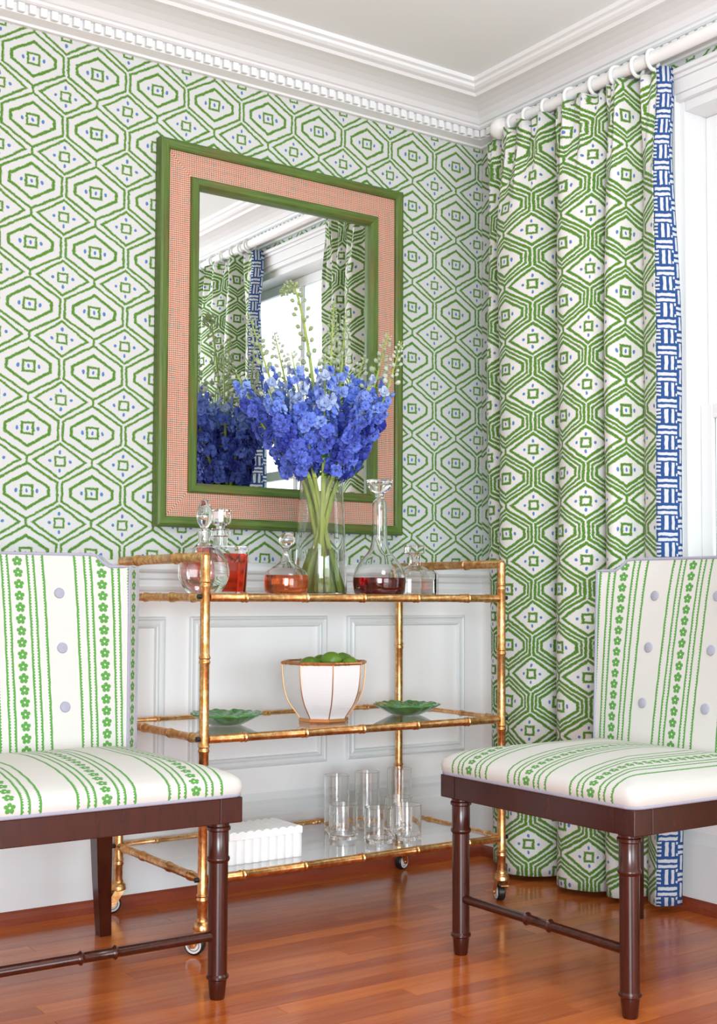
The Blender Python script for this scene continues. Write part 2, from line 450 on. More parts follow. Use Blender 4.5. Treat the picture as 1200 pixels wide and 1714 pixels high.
# painted wainscot boards and their picture-frame mouldings
wain = MB().box((XL, -.006, .034), (-.006, 0, .90)).build('wainscot', M_wallw, wall_back)
wb = MB()
for a, b in (((-.006, WY0+.1, .034), (0, 0, .90)), ((-.006, YN, .034), (0, WY1-.1, .90)), ((-.006, WY1-.1, .034), (0, WY0+.1, WZ0-.05))): wb.box(a, b)
wb.build('wainscot', M_wallw, wall_right)
rail_r = MB()
for y0, y1 in ((-.79, 0), (YN, WY1-.105)):
    for i in range(len(rail)-1):
        (d0, z0), (d1, z1) = rail[i], rail[i+1]
        rail_r.add([(-d0, y0, z0), (-d0, y1, z0), (-d1, y1, z1), (-d1, y0, z1)], [(0, 1, 2, 3)])
rail_r.build('chair_rail', M_white, wall_right)
def frame_moulding(parent, x0, x1, z0, z1, axis='x'):
    prof = [(0, 0), (.003, .010), (.008, .012), (.012, .008), (.020, .007), (.026, .011), (.031, .009), (.034, 0)]
    mb = MB(); rows = []
    for ins, d in prof:
        c = [(x0+ins, z0+ins), (x1-ins, z0+ins), (x1-ins, z1-ins), (x0+ins, z1-ins)]
        rows.append([(p, -.006-d, q) if axis == 'x' else (-.006-d, p, q) for p, q in c])
    vs = [p for r_ in rows for p in r_]; fs = []
    for i in range(len(rows)-1):
        for k in range(4): k2 = (k+1) % 4; fs.append((i*4+k, i*4+k2, i*4+4+k2, i*4+4+k))
    mb.add(vs, fs); return mb.build('panel_moulding', M_white, parent)
for x0, x1 in ((-1.139, -.652), (-.577, -.088), (-1.704, -1.217), (-2.29, -1.78), (-2.86, -2.37), (-3.43, -2.94)): frame_moulding(wall_back, x0, x1, .362, .824)
frame_moulding(wall_right, -.70, -.10, .362, .824, 'y')

# ------------------------------------------------------------------ the window
win = bpy.data.objects.new('window_1', None); COL.objects.link(win); win['kind'] = 'structure'
def wpart(name, boxes, m=M_white, bev=.002):
    mb = MB()
    for a, b in boxes: mb.box(a, b, bev=bev)
    return mb.build(name, m, win)
cw = .095
wpart('casing', [((-.022, WY0-.005, WZ0-.02), (0, WY0+cw, WZ1+cw-.012))]); wpart('casing', [((-.022, WY1-cw, WZ0-.02), (0, WY1, WZ1+cw-.012))])
hc = MB()
for d, z0, z1 in ((.020, WZ1-.002, WZ1+.018), (.026, WZ1+.018, WZ1+.060), (.034, WZ1+.060, WZ1+.072), (.046, WZ1+.072, WZ1+.085)):
    hc.box((-d, WY1-cw-.01, z0), (0, WY0+cw+.01, z1), bev=.002)
hc.build('head_casing', M_white, win)
wpart('sill', [((-.05, WY1-.11, WZ0-.035), (.0, WY0+.11, WZ0))])
wpart('apron', [((-.018, WY1-.09, WZ0-.11), (-.0065, WY0+.09, WZ0-.036))])
J = .0004
wpart('jamb', [((0, WY0-.022, WZ0), (.139, WY0-J, WZ1))]); wpart('jamb', [((0, WY1+J, WZ0), (.139, WY1+.022, WZ1))])
wpart('head_jamb', [((0, WY1+.023, WZ1-.03), (.139, WY0-.023, WZ1-J))])
ya, yb = WY0-.023, WY1+.023; zm = 1.43
def sash(name, x0, x1, z0, z1, mid):
    st = .042
    s_ = MB().box((x0, ya-st, z0), (x1, ya, z1), bev=.003).box((x0, yb, z0), (x1, yb+st, z1), bev=.003)
    s_.box((x0+.001, yb+st, z0), (x1-.001, ya-st, z0+st), bev=.003).box((x0+.001, yb+st, z1-st), (x1-.001, ya-st, z1), bev=.003)
    o = s_.build(name, M_white, win)
    ym = (ya+yb)/2
    MB().box((x0+.006, ym-.008, z0+st), (x1-.006, ym+.008, z1-st)).build('muntin', M_white, o)
    for (q0, q1) in ((yb+st, ym-.008), (ym+.008, ya-st)):
        MB().box(((x0+x1)/2-.002, q0, z0+st), ((x0+x1)/2+.002, q1, z1-st)).build('pane', M_pane, o)
sash('upper_sash', .092, .122, zm-.02, WZ1-.031, 0); sash('lower_sash', .058, .088, WZ0+.002, zm+.02, 0)

# ------------------------------------------------------------------ curtains
def curtain(mirrored, label, rod_parent=None):
    base_pts = [(-.03, -.12), (-.085, -.145), (-.105, -.19), (-.045, -.218), (-.105, -.24), (-.185, -.31), (-.16, -.43), (-.06, -.475), (-.115, -.50),
                (-.18, -.58), (-.14, -.675), (-.05, -.70), (-.135, -.73), (-.14, -.775), (-.05, -.80), (-.085, -.84), (-.105, -.893)]
    path = catmull([(x, y, 0) for x, y in base_pts], 10)
    top, bot = 2.426, .018; NZ = 64
    arc = [0.]
    for a, b in zip(path, path[1:]): arc.append(arc[-1]+(b-a).length)
    cy = lambda y: (-2.39-y) if mirrored else y
    root = thing('curtain', label, 'curtain', (0, 0, 0))
    P, UV = [], []; edge = []
    for i in range(NZ+1):
        z = bot+(top-bot)*i/NZ
        hd = smooth01((z-2.05)/.34)                    # pinched heading
        fl = smooth01((1.0-z)/1.0)
        rowp, rowu = [], []
        for j, p in enumerate(path):
            ph = p.y*37
            x = p.x*(1-.42*hd)-.042*hd - fl*.018*(1-abs(p.x)/.17)
            yy = p.y
            x += .012*hd*math.sin(p.y*92+1.)+.007*hd*math.sin(p.y*190+z*14)
            x += .004*math.sin(z*3.1+ph)+.0035*math.sin(z*5.3+ph*.6)*(1-hd)
            yy += .012*math.sin(z*1.7+p.y*9)*(1-hd)*(0 if j == 0 else 1)*smooth01((.893+p.y)/.12)
            yy += .010*fl*math.sin(p.y*14)*smooth01((.893+p.y)/.1)
            zz = z
            if i == NZ: zz += .008*math.cos((p.y+.10)/.0875*2*math.pi)
            x = min(x, -.02)
            rowp.append((x, cy(yy), zz)); rowu.append((arc[j], z-.03))
        P.append(rowp); UV.append(rowu); edge.append((rowp[-1], z))
    pan = MB().grid(P, UV)
    po = pan.build('panel', M_curtain, root, recalc=False)
    sol = po.modifiers.new('thick', 'SOLIDIFY'); sol.thickness = .0022; sol.offset = 0
    # the blue trim on the leading edge, turned back towards the window
    P, UV = [], []
    for (px, py, pz), z in edge:
        hd = smooth01((z-1.6)/.8); row, ru = [], []
        for k in range(7):
            q = k/6; wob = .004*math.sin(z*4+q*3)
            dx = (.074-.022*hd)*q; dy = -(.030-.012*hd)*q - .010*math.sin(q*math.pi)
            if mirrored: dy = -dy
            row.append((min(px+dx+wob*.5, -.008), py+dy+wob*q, pz)); ru.append((q, z))
        P.append(row); UV.append(ru)
    tb = MB().grid(P, UV).build('trim_band', M_trim, root, label='blue and white basketweave border', recalc=False)
    sol = tb.modifiers.new('thick', 'SOLIDIFY'); sol.thickness = .0022; sol.offset = 0
    ring = MB().tube([(.0285*math.cos(a*math.pi/12), 0, .0285*math.sin(a*math.pi/12)) for a in range(24)], .0056, 8, closed=True)
    rme = ring.mesh('ring', M_rod)
    for yy in (-.284, -.355, -.44, -.55, -.655, -.745, -.825, -.885):
        ro = put('ring', rme, root, (-.1, cy(yy), 2.4545), (0, 0, random.uniform(-.15, .15)))
    return root
curtain(False, 'full-length green and white printed curtain beside the corner, left of the window')
curtain(True, 'green and white printed curtain beyond the window, seen only in the mirror')
rod = thing('curtain_rod', 'white wooden curtain rod with ball finial under the crown moulding', 'curtain rod', (-.1, -.262, 2.459))
MB().tube([(0, 0, 0), (0, -1.866, 0)], .0188, 20).build('pole', M_rod, rod)
fin = MB().lathe([(0, 0), (.016, .001), (.018, .006), (.014, .012), (.016, .018), (.027, .026), (.034, .040), (.036, .052), (.034, .064), (.026, .078), (.014, .087), (0, .09)], 24,
                 mat=Matrix.Rotation(-math.pi/2, 4, 'X')).mesh('finial', M_rod)
put('finial', fin, rod, (0, -.003, 0), (0, 0, 0)); put('finial', fin, rod, (0, -1.863, 0), (0, 0, math.pi))
for yy in (-.012, -1.852):
    MB().box((.02, yy-.012, -.05), (.098, yy+.012, -.026), bev=.004).box((-.012, yy-.012, -.05), (.03, yy+.012, -.0185), bev=.004).build('bracket', M_rod, rod)

# ------------------------------------------------------------------ mirror
mr = thing('wall_mirror', 'tall wall mirror in green wood frames with woven orange raffia mat', 'mirror', (-.815, -.001, 1.664))
HW, HH = .446, .5765
def ring_rail(name, parent, x0, z0, x1, z1, prof, m, four=True):
    """rectangular frame of four mitred rails; prof = (inset, depth)"""
    for side in range(4):
        mb = MB(); vs, uv = [], []
        for ins, d in prof:
            c = [(x0+ins, z0+ins), (x1-ins, z0+ins), (x1-ins, z1-ins), (x0+ins, z1-ins)]
            a, b = c[side], c[(side+1) % 4]
            for p in (a, b):
                vs.append((p[0], -d, p[1])); uv.append(((p[0] if side % 2 == 0 else p[1]), ins+d))
        n = len(prof); fs = [(2*i, 2*i+1, 2*i+3, 2*i+2) for i in range(n-1)]
        fs += [(2*n-2, 2*n-1, 1, 0), tuple(range(0, 2*n, 2)), tuple(range(1, 2*n, 2))[::-1]]
        mb.add(vs, fs, uv); mb.build(name, m, parent)
ring_rail('outer_rail', mr, -HW, -HH, HW, HH, [(0, 0), (0, .026), (.003, .033), (.010, .036), (.026, .034), (.031, .030), (.031, 0)], M_greenwood)
ring_rail('raffia_mat', mr, -HW+.031, -HH+.031, HW-.031, HH-.031, [(0, 0), (0, .020), (.072, .023), (.072, 0)], M_raffia)
I = .103
ring_rail('inner_rail', mr, -HW+I, -HH+I, HW-I, HH-I, [(0, 0), (0, .030), (.004, .035), (.022, .034), (.028, .028), (.030, .012), (.030, 0)], M_greenwood)
MB().box((-HW+I+.028, -.010, -HH+I+.028), (HW-I-.028, -.004, HH-I-.028)).build('mirror_glass', M_mirror, mr)

# ------------------------------------------------------------------ chairs
def rrect(hx, y0, y1, r, k=5):
    pts = []
    for cx, cy, a0 in ((hx-r, y0+r, -90), (hx-r, y1-r, 0), (-hx+r, y1-r, 90), (-hx+r, y0+r, 180)):
        for i in range(k+1):
            a = math.radians(a0+90*i/k); pts.append((cx+r*math.cos(a), cy+r*math.sin(a)))
    out = []
    for a, b in zip(pts, pts[1:]+pts[:1]):
        n = max(1, int(math.dist(a, b)/.03))
        for i in range(n): out.append((a[0]+(b[0]-a[0])*i/n, a[1]+(b[1]-a[1])*i/n))
    return out
def make_chair(label):
    c = thing('dining_chair', label, 'chair')
    AH, AY0, AY1 = .324, -.031, .60
    # legs
    prof = [(0, 0), (.0155, 0), (.017, .004), (.0205, .040), (.0205, .042), (.025, .046), (.025, .051), (.0215, .055), (.0215, .298), (.0235, .300), (.0255, .303), (.0255, .308), (.0225, .312),
            (.0225, .366), (.0265, .369), (.0265, .375), (.0235, .378), (.0235, .386), (0, .386)]
    leg = MB().lathe(prof, 24).mesh('leg', M_mahog)
    for sx in (-1, 1): put('leg', leg, c, (sx*.281, 0, 0))
    for sx in (-1, 1):
        mb = MB(); rows = []
        for z, x, y, h in ((.386, .248, .572, .024), (.28, .253, .582, .022), (.15, .263, .598, .019), (0, .280, .622, .0155)):
            rows.append([(sx*x-h, y-h, z), (sx*x+h, y-h, z), (sx*x+h, y+h, z), (sx*x-h, y+h, z)])
        vs = [p for q in rows for p in q]; fs = [(0, 1, 2, 3), (12, 15, 14, 13)]
        for i in range(3):
            for k in range(4): k2 = (k+1) % 4; fs.append((i*4+k, i*4+4+k, i*4+4+k2, i*4+k2))
        mb.add(vs, fs); mb.build('leg', M_mahog, c)
    sp = [(-.262, .011), (-.045, .011), (-.042, .0125), (-.038, .0155), (-.034, .0125), (-.031, .011), (.031, .011), (.034, .0125), (.038, .0155), (.042, .0125), (.045, .011), (.262, .011)]
    MB().tube([(x, 0, .138) for x, _ in sp], [r for _, r in sp], 14).build('stretcher', M_mahog, c)
    # seat rails with corner blocks
    z0, z1 = .385, .441; T = .035; B = .056
    MB().box((-AH+B, AY0, z0), (AH-B, AY0+T, z1), bev=.002).build('seat_rail', M_mahog, c)
    MB().box((-AH+B, AY1-T, z0), (AH-B, AY1, z1), bev=.002).build('seat_rail', M_mahog, c)
    for sx in (-1, 1):
        a, b = sorted((sx*(AH-T), sx*AH)); MB().box((a, AY0+B, z0), (b, AY1-B, z1), bev=.002).build('seat_rail', M_mahog, c)
        for ya_, yb_ in ((AY0, AY0+B), (AY1-B, AY1)):
            a, b = sorted((sx*(AH-B), sx*AH)); MB().box((a, ya_, z0), (b, yb_, z1), bev=.0025).build('corner_block', M_mahog, c)
    # seat cushion
    loops = [(.000, .442, .028), (-.006, .452, .03), (-.007, .466, .034), (-.002, .480, .04), (.012, .490, .05), (.035, .499, .06), (.07, .508, .07), (.12, .5165, .08), (.17, .522, .07), (.22, .525, .06), (.262, .5265, .03)]
    y_0, y_1 = AY0, .53; ref = rrect(AH, y_0, y_1, .028); n = len(ref); cx, cyy = 0, (y_0+y_1)/2
    vs, fs, uv = [], [], []
    hx, hy = AH, (y_1-y_0)/2
    for ins, z, r in loops:
        kx, ky = (hx-ins)/hx, (hy-min(ins, hy*.96))/hy
        for x, y in ref:
            px, py = x*kx, cyy+(y-cyy)*ky
            e = max(abs(px)/hx, abs(py-cyy)/hy)
            vs.append((px, py, z)); uv.append((px, py-.9*(0)+z*1.0))
    m_ = len(loops)
    for i in range(m_-1):
        for k in range(n): k2 = (k+1) % n; fs.append((i*n+k, i*n+k2, (i+1)*n+k2, (i+1)*n+k))
    vs.append((0, cyy, .527)); uv.append((0, cyy+.527))
    for k in range(n): fs.append(((m_-1)*n+k, (m_-1)*n+(k+1) % n, len(vs)-1))
    fs.append(tuple(range(n))[::-1])
    mb = MB(); mb.add(vs, fs, uv, smooth=True); seat = mb.build('seat_cushion', M_fabric, c)
    MB().tube([(x*1.004, cyy+(y-cyy)*1.006, .4455) for x, y in ref], .0046, 8, closed=True).build('piping', M_pipe, seat)
    # back
    def half(t): return .262+.012*t
    NU, NV = 36, 18
    def ztop(x, hw):
        d = hw-abs(x); return .958+.030*smooth01((d-.048)/.034)
    def front(u, t):
        hw = half(t); x = u*hw; zt = ztop(x, hw); z = .46+(zt-.46)*t
        rec = (z-.48)/.5
        return Vector((x, .447+rec*(.095-.068*abs(u)**2.2)-.0*u, z))
    TH = .052
    def nb(p): return Vector((p.x*1.17, p.y+TH, p.z))
    Pf = [[front(-1+2*j/NU, i/NV) for j in range(NU+1)] for i in range(NV+1)]
    def bulge(u, t): return .010*(1-abs(u)**4)*(1-abs(2*t-1)**4)
    mb = MB()
    mb.grid([[p-Vector((0, bulge(-1+2*j/NU, i/NV), 0)) for j, p in enumerate(r_)] for i, r_ in enumerate(Pf)], [[(p.x-.003, p.z) for p in r_] for r_ in Pf])
    mb.grid([[nb(p) for p in r_] for r_ in Pf], [[(p.x, p.z) for p in r_] for r_ in Pf], flip=True)
    def strip(line, swap):
        A, Bq, ua, ub, va, vb = [], [], [], [], [], []
        s_ = 0; prev = line[0]; rows, us = [], []
        for p in line:
            s_ += (p-prev).length; prev = p
            rows.append([p, (p+nb(p))/2, nb(p)]); us.append([(-TH/2-.0, s_+.005), (0, s_+.005), (TH/2, s_+.005)])
        mb.grid(rows, us, flip=swap)
    strip([r_[-1] for r_ in Pf], False); strip([r_[0] for r_ in Pf], True)
    strip(Pf[-1], True); strip(Pf[0], False)
    back = mb.build('backrest', M_fabric, c)
    outline = [r_[0] for r_ in Pf]+Pf[-1][1:-1]+[r_[-1] for r_ in Pf[::-1]]
    MB().tube(outline, .0040, 8).build('piping', M_pipe, back)
    MB().tube([nb(p) for p in outline], .0036, 8).build('piping', M_pipe, back)
    bt = MB().lathe([(0, 0), (.0130, 0), (.0135, .002), (.0120, .0045), (.007, .006), (0, .0064)], 18, mat=Matrix.Rotation(math.pi/2, 4, 'X')).mesh('button', M_pipe)
    for ux in (-.1025, .1025):
        for zz in (.612, .755, .89):
            hw = half((zz-.46)/.52); uu_ = ux/hw; p = front(uu_, (zz-.46)/.527)
            put('button', bt, back, (ux, p.y-bulge(uu_, (zz-.46)/.527)+.001, zz), (-math.radians(10), 0, 0))
    return c
ch = make_chair('green striped upholstered chair at left, its back to the panelled wall')
ch.location = (-1.781, -.871, 0)
ch2 = copy_tree(ch); ch2.location = (-.836, -1.185, 0); ch2.rotation_euler = (0, 0, -math.pi/2)
ch2['label'] = 'green striped upholstered chair at right, in front of the curtain and window'
for o in (ch, ch2): o['group'] = 'striped dining chairs'

# ------------------------------------------------------------------ bar cart
cart = thing('bar_cart', 'three tier gilt faux bamboo bar cart with glass shelves', 'bar cart', (0, 0, 0))
CX0, CX1, CY0, CY1 = -1.374, -.398, -.556, -.052
def bamboo(name, p0, p1, r, nodes, parent, mat=M_gilt, n=14):
    p0, p1 = Vector(p0), Vector(p1); L = (p1-p0).length; d = (p1-p0)/L; st = [(0, r)]
    for q in nodes:
        if .012 < q < L-.012:
            st += [(q-.011, r), (q-.007, r*1.18), (q-.004, r*1.2), (q-.001, r*1.04), (q+.002, r*1.04), (q+.005, r*1.24), (q+.008, r*1.16), (q+.012, r)]
    st.append((L, r)); 
    return MB().tube([p0+d*a for a, _ in st], [b for _, b in st], n).build(name, mat, parent)
ZS = (.183, .5275, .881); ZT = .982; RP = .0122; RR = .0108
corners = [(CX0, CY0), (CX1, CY0), (CX0, CY1), (CX1, CY1)]
for x, y in corners:
    bamboo('post', (x, y, .078), (x, y, ZT), RP, [v-.078 for v in (.14, .335, .505, .725, .915)], cart)
for z in ZS:
    for y in (CY0, CY1): bamboo('rail', (CX0+.012, y, z), (CX1-.012, y, z), RR, [.10+.183*k for k in range(5)], cart)
    for x in (CX0, CX1): bamboo('rail', (x, CY0+.012, z), (x, CY1-.012, z), RR, [.05, .17, .33, .45], cart)
    MB().box((CX0+.004, CY0+.004, z-.012), (CX1-.004, CY1-.004, z-.006), bev=.0008)
    MB().box((CX0+.0125, CY0+.0125, z-.004), (CX1-.0125, CY1-.0125, z+.004), bev=0).build('shelf', M_shelf, cart, label='clear glass shelf')
    for x, y in corners:
        s_ = -1 if x == CX0 else 1
        MB().tube([(x+s_*.010, y, z+.002), (x+s_*.021, y, z+.002)], .0062, 10).build('bolt', M_black, cart, label='black bolt end')
for x in (CX0, CX1): bamboo('handle', (x, CY0-.003, ZT), (x, CY1+.003, ZT), .0128, [.16, .40], cart)
for x, y in corners: MB().lathe([(0, ZT+.0125), (.006, ZT+.0115), (.0125, ZT+.004), (.0128, ZT-.012), (0, ZT-.012)], 14, (x, y, 0)).build('post_cap', M_gilt, cart)
# casters
stem = MB().lathe([(0, .094), (.010, .094), (.0145, .088), (.0145, .083), (.020, .078), (.022, .070), (.022, .064), (.016, .060), (0, .060)], 18)
forkm = stem
for s_ in (-1, 1):
    vs = [(-.016, s_*.0145, .064), (.012, s_*.0145, .064), (.030, s_*.0145, .030), (.025, s_*.0145, .018), (.012, s_*.0145, .020)]
    vs += [(x, y+s_*.003, z) for x, y, z in vs]; n = 5
    forkm.add(vs, [tuple(range(5)), tuple(range(5, 10))[::-1]]+[(i, i+5, (i+1) % 5+5, (i+1) % 5) for i in range(5)])
forkm.tube([(.018, -.02, .026), (.018, .02, .026)], .005, 10)
fork_me = forkm.mesh('caster_fork', M_gilt)
Ry = Matrix.Rotation(math.pi/2, 4, 'X')
tyre_me = MB().lathe([(.014, -.011), (.022, -.0115), (.0255, -.008), (.026, 0), (.0255, .008), (.022, .0115), (.014, .011), (.014, -.011)], 24, mat=Ry).mesh('tyre', M_black)
hub_me = MB().lathe([(0, -.0125), (.008, -.0125), (.009, -.0105), (.015, -.0105), (.0165, -.0125), (.0205, -.0122), (.0205, .0122), (.0165, .0125), (.015, .0105), (.009, .0105), (.008, .0125), (0, .0125)], 24, mat=Ry).mesh('wheel_hub', M_wheelw)
for (x, y), rz in zip(corners, (2.3, 1.15, 2.9, .35)):
    ca = bpy.data.objects.new('caster', None); COL.objects.link(ca); ca.parent = cart; ca.location = (x, y, 0); ca.rotation_euler = (0, 0, rz)
    ca.empty_display_size = .03
    put('caster_fork', fork_me, ca); put('tyre', tyre_me, ca, (.018, 0, .026)); put('wheel_hub', hub_me, ca, (.018, 0, .026))
    if y == CY0: MB().box((-.036, -.012, .050), (-.008, .012, .055), bev=.002).build('brake_lever', M_gilt, ca)

# ------------------------------------------------------------------ glassware on the top shelf
S3 = ZS[2]+.0042; S2 = ZS[1]+.0042; S1 = ZS[0]+.0042
def hollow(outer, wall, floor_t):
    """outer profile bottom->top, then back down the inside"""
    zb = outer[0][1]
    inner = [(max(r-wall, .0015), max(z, zb+floor_t)) for r, z in outer if r > wall]
    inner = [p for i, p in enumerate(inner) if i == 0 or p != inner[i-1]]
    return [(0, zb)]+outer+[(outer[-1][0]-wall*.5, outer[-1][1]+wall*.35)]+inner[::-1]+[(0, zb+floor_t)]
def interp(prof, z):
    for (r0_, z0_), (r1_, z1_) in zip(prof, prof[1:]):
        if z0_ <= z <= z1_: return r0_+(r1_-r0_)*((z-z0_)/(z1_-z0_) if z1_ > z0_ else 0)
    return prof[-1][0]
def liquid(outer, wall, floor_t, level):
    zb = outer[0][1]+floor_t-.0003
    pts = [(interp(outer, zb)-wall+.0004, zb)]+[(r-wall+.0004, z) for r, z in outer if zb < z < level]
    pts.append((interp(outer, level)-wall+.0004, level))
    return [(0, zb)]+pts+[(0, level)]
def decanter(name, label, x, y, outer, wall, floor_t, level, liq, stopper, n=40, smooth=True, phase=0.):
    d = thing(name, label, 'decanter', (x, y, S3))
    MB().lathe(hollow(outer, wall, floor_t), n, smooth=smooth, phase=phase).build('bottle', M_glass, d)
    if liq: MB().lathe(liquid(outer, wall, floor_t, level), n, smooth=smooth, phase=phase).build('liquid', liq, d)
    MB().lathe(stopper, n if smooth else 8, smooth=smooth, phase=phase).build('stopper', M_glass, d, label='clear glass stopper')
    return d
sm = lambda pts, k=5: [(max(p.x, 0), p.y) for p in catmull([(a, b, 0) for a, b in pts], k)]
# round flask
o1 = sm([(.018, 0), (.03, .001), (.05, .016), (.0645, .045), (.0665, .066), (.060, .094), (.042, .118), (.022, .131), (.0155, .140), (.0155, .152), (.018, .163), (.0185, .168)])
decanter('decanter', 'round ball-shaped clear decanter with pointed teardrop stopper, behind the left cart handle', -1.318, -.44, o1, .006, .010, .086, M_clearliq,
         [(0, .142), (.0085, .142), (.0105, .170), (.0095, .176)]+sm([(.011, .179), (.017, .190), (.0205, .206), (.0175, .228), (.010, .245), (.003, .2535)])+[(0, .254)])
# square decanter
def sq_tube(mb, prof):
    rows = []
    for h, z in prof:
        b = min(.006, h*.25); pts = []
        for sx, sy in ((1, -1), (1, 1), (-1, 1), (-1, -1)):
            e = [(sx*h, sy*(h-b)), (sx*(h-b), sy*h)]
            if (sx, sy) in ((1, 1), (-1, -1)): pts += e
            else: pts += e[::-1]
        rows.append([(x_, y_, z) for x_, y_ in pts])
    vs = [p for q in rows for p in q]; fs = [tuple(range(8))[::-1]]; R = len(rows)
    for i in range(R-1):
        for k in range(8): k2 = (k+1) % 8; fs.append((i*8+k, i*8+k2, i*8+8+k2, i*8+8+k))
    fs.append(tuple(range((R-1)*8, R*8))); mb.add(vs, fs); return mb
d = thing('decanter', 'square clear decanter of red amber liquor with chunky cylindrical stopper', 'decanter', (-1.163, -.24, S3))
mb = sq_tube(MB(), [(.052, 0), (.056, .006), (.0615, .135), (.060, .139)])
sq_tube(mb, [(.050, .1345), (.0435, .014)]) if False else None
mb.build('bottle', M_glass, d)
sq_tube(MB(), [(.049, .012), (.0555, .118)]).build('liquid', M_red, d)
MB().lathe([(.0, .1375), (.020, .1375), (.0205, .166), (.028, .168), (.028, .186), (.0255, .188), (0, .188)], 32).build('neck', M_glass, d)
MB().lathe([(0, .1885), (.012, .1885), (.012, .196), (.026, .202), (.030, .206), (.030, .240), (.027, .243), (0, .243)], 14, smooth=False).build('stopper', M_glass, d, label='clear faceted glass stopper')
# squat decanter
o3 = sm([(.040, 0), (.050, .002), (.058, .014), (.0605, .034), (.0595, .056), (.052, .070), (.036, .080), (.020, .092), (.013, .106), (.0105, .118), (.0115, .126), (.0135, .129)])
decanter('decanter', 'squat bell-shaped decanter of amber liquor with round ball stopper, left of the vase', -1.055, -.42, o3, .0035, .006, .057, M_amber,
         [(0, .110), (.006, .110), (.0075, .130)]+sm([(.0085, .133), (.017, .141), (.0215, .154), (.018, .167), (.008, .1745)])+[(0, .1755)])
# tall-necked decanter
o4 = sm([(.060, 0), (.067, .003), (.0735, .018), (.0765, .044), (.0745, .064), (.066, .086), (.050, .108), (.034, .128), (.026, .146), (.0225, .175), (.0218, .215), (.0215, .262), (.018, .274), (.0125, .280)])
decanter('decanter', 'tall long-necked decanter of dark red liquor with wide cup-shaped stopper', -.742, -.42, o4, .0032, .006, .054, M_wine,
         [(0, .235), (.0075, .235), (.0095, .282), (.013, .286), (.0125, .292), (.014, .299), (.026, .304), (.035, .318), (.0375, .335), (.034, .336), (.020, .326), (0, .324)])
# clear octagonal decanter
d = decanter('decanter', 'faint clear faceted decanter with flat disc stopper, rightmost on the top shelf', -.44, -.19,
             [(.072, 0), (.0785, .006), (.0785, .072), (.068, .082), (.032, .096), (.019, .100), (.019, .128), (.022, .130)], .006, .012, .055, M_clearliq,
             [(0, .105), (.010, .105), (.012, .131), (.022, .134), (.0345, .138), (.0345, .160), (.032, .163), (0, .163)], n=8, smooth=False, phase=math.radians(22.5))

# ------------------------------------------------------------------ vase of delphiniums
VX, VY = -.865, -.30
vase = thing('glass_vase', 'tall tapering clear glass vase half filled with water', 'vase', (VX, VY, S3))
vo = [(.066, 0), (.0745, .002), (.0762, .006), (.0745, .09), (.071, .18), (.066, .27), (.0625, .338)]
MB().lathe(hollow(vo, .0032, .010), 48).build('vase_body', M_glass, vase)
MB().lathe(liquid(vo, .0032, .010, .135), 48).build('water', M_water, vase)
def floret_mesh(name, m, cup):
    mb = MB(); rnd = random.Random(name)
    for ring_, (np_, L, W_, lift) in enumerate(((7, .0220, .0088, cup), (5, .0158, .0076, cup+.5))):
        for k in range(np_):
            a = 2*math.pi*(k+.5*ring_)/np_+rnd.uniform(-.25, .25); ca_, sa = math.cos(a), math.sin(a)
            l2 = lift+rnd.uniform(-.4, .4); Lk = L*rnd.uniform(.85, 1.12); tw = rnd.uniform(-.5, .5); rows, us = [], []
            for i in range(5):
                t_ = (.10, .38, .68, .90, 1.)[i]; ww = W_*(.28, .78, 1.0, .80, .30)[i]
                curl = -.9*max(0, t_-.6)
                rad = Lk*t_*math.cos(l2*(1-.5*t_)+curl*.3); hh = Lk*t_*math.sin(l2*(1-.3*t_)+curl*.4)+.004*ring_
                row_ = []
                for q in (-1, -.5, 0, .5, 1):
                    h2 = hh+.0035*(abs(q)-.4)*math.sin(math.pi*t_)+tw*q*ww*.6+rnd.uniform(-.0010, .0010)
                    rq = rad-(.0024 if i == 4 and q == 0 else 0)
                    row_.append((rq*ca_-q*ww*sa, rq*sa+q*ww*ca_, h2))
                rows.append(row_); us.append([(0, 0)]*5)
            mb.grid(rows, us, smooth=False)
    mb.lathe([(0, .011), (.0022, .009), (.0026, .002), (0, .001)], 6, mi=1)
    mb.tube([(0, 0, .002), (0, 0, -.012)], .0011, 5, mi=2)
    return mb.mesh(name, [m, M_eye, M_stem], recalc=False)
FL = {'b': [floret_mesh('floret_a', M_blue, .35), floret_mesh('floret_b', M_blue, .6), floret_mesh('floret_c', M_blue, .15)],
      's': [floret_mesh('floret_d', M_blue2, .45), floret_mesh('floret_e', M_blue2, .75)],
      'p': [floret_mesh('floret_f', M_pale, .95), floret_mesh('floret_g', M_blue2, 1.05)]}
lv = MB()
for a, L in ((0, .05), (.5, .042), (-.5, .042), (.95, .03), (-.95, .03)):
    rows = []
    for i in range(5):
        t_ = i/4; ww = .006*math.sin(math.pi*min(.97, .12+t_*.85)); x_ = L*t_; z_ = .012*math.sin(t_*2)-.016*t_*t_
        d_ = Vector((math.cos(a), math.sin(a), 0)); nn = Vector((-math.sin(a), math.cos(a), 0))
        rows.append([d_*x_-nn*ww+Vector((0, 0, z_+.002)), d_*x_+Vector((0, 0, z_)), d_*x_+nn*ww+Vector((0, 0, z_+.002))])
    lv.grid(rows, [[(0, 0)]*3]*5)
leaf_me = lv.mesh('leaf', M_leaf, recalc=False)
def bud_into(mb, c, d, r):
    d = d.normalized(); q = Vector((0, 0, 1)).rotation_difference(d).to_matrix().to_4x4()
    mb.lathe([(0, -r*1.3), (r*.7, -r*.7), (r, 0), (r*.75, r*.8), (0, r*1.3)], 6, c, mat=q)
RV = Vector((.823, -.568, 0)); DV = Vector((.568, .823, 0))     # across and away as the room's diagonal runs
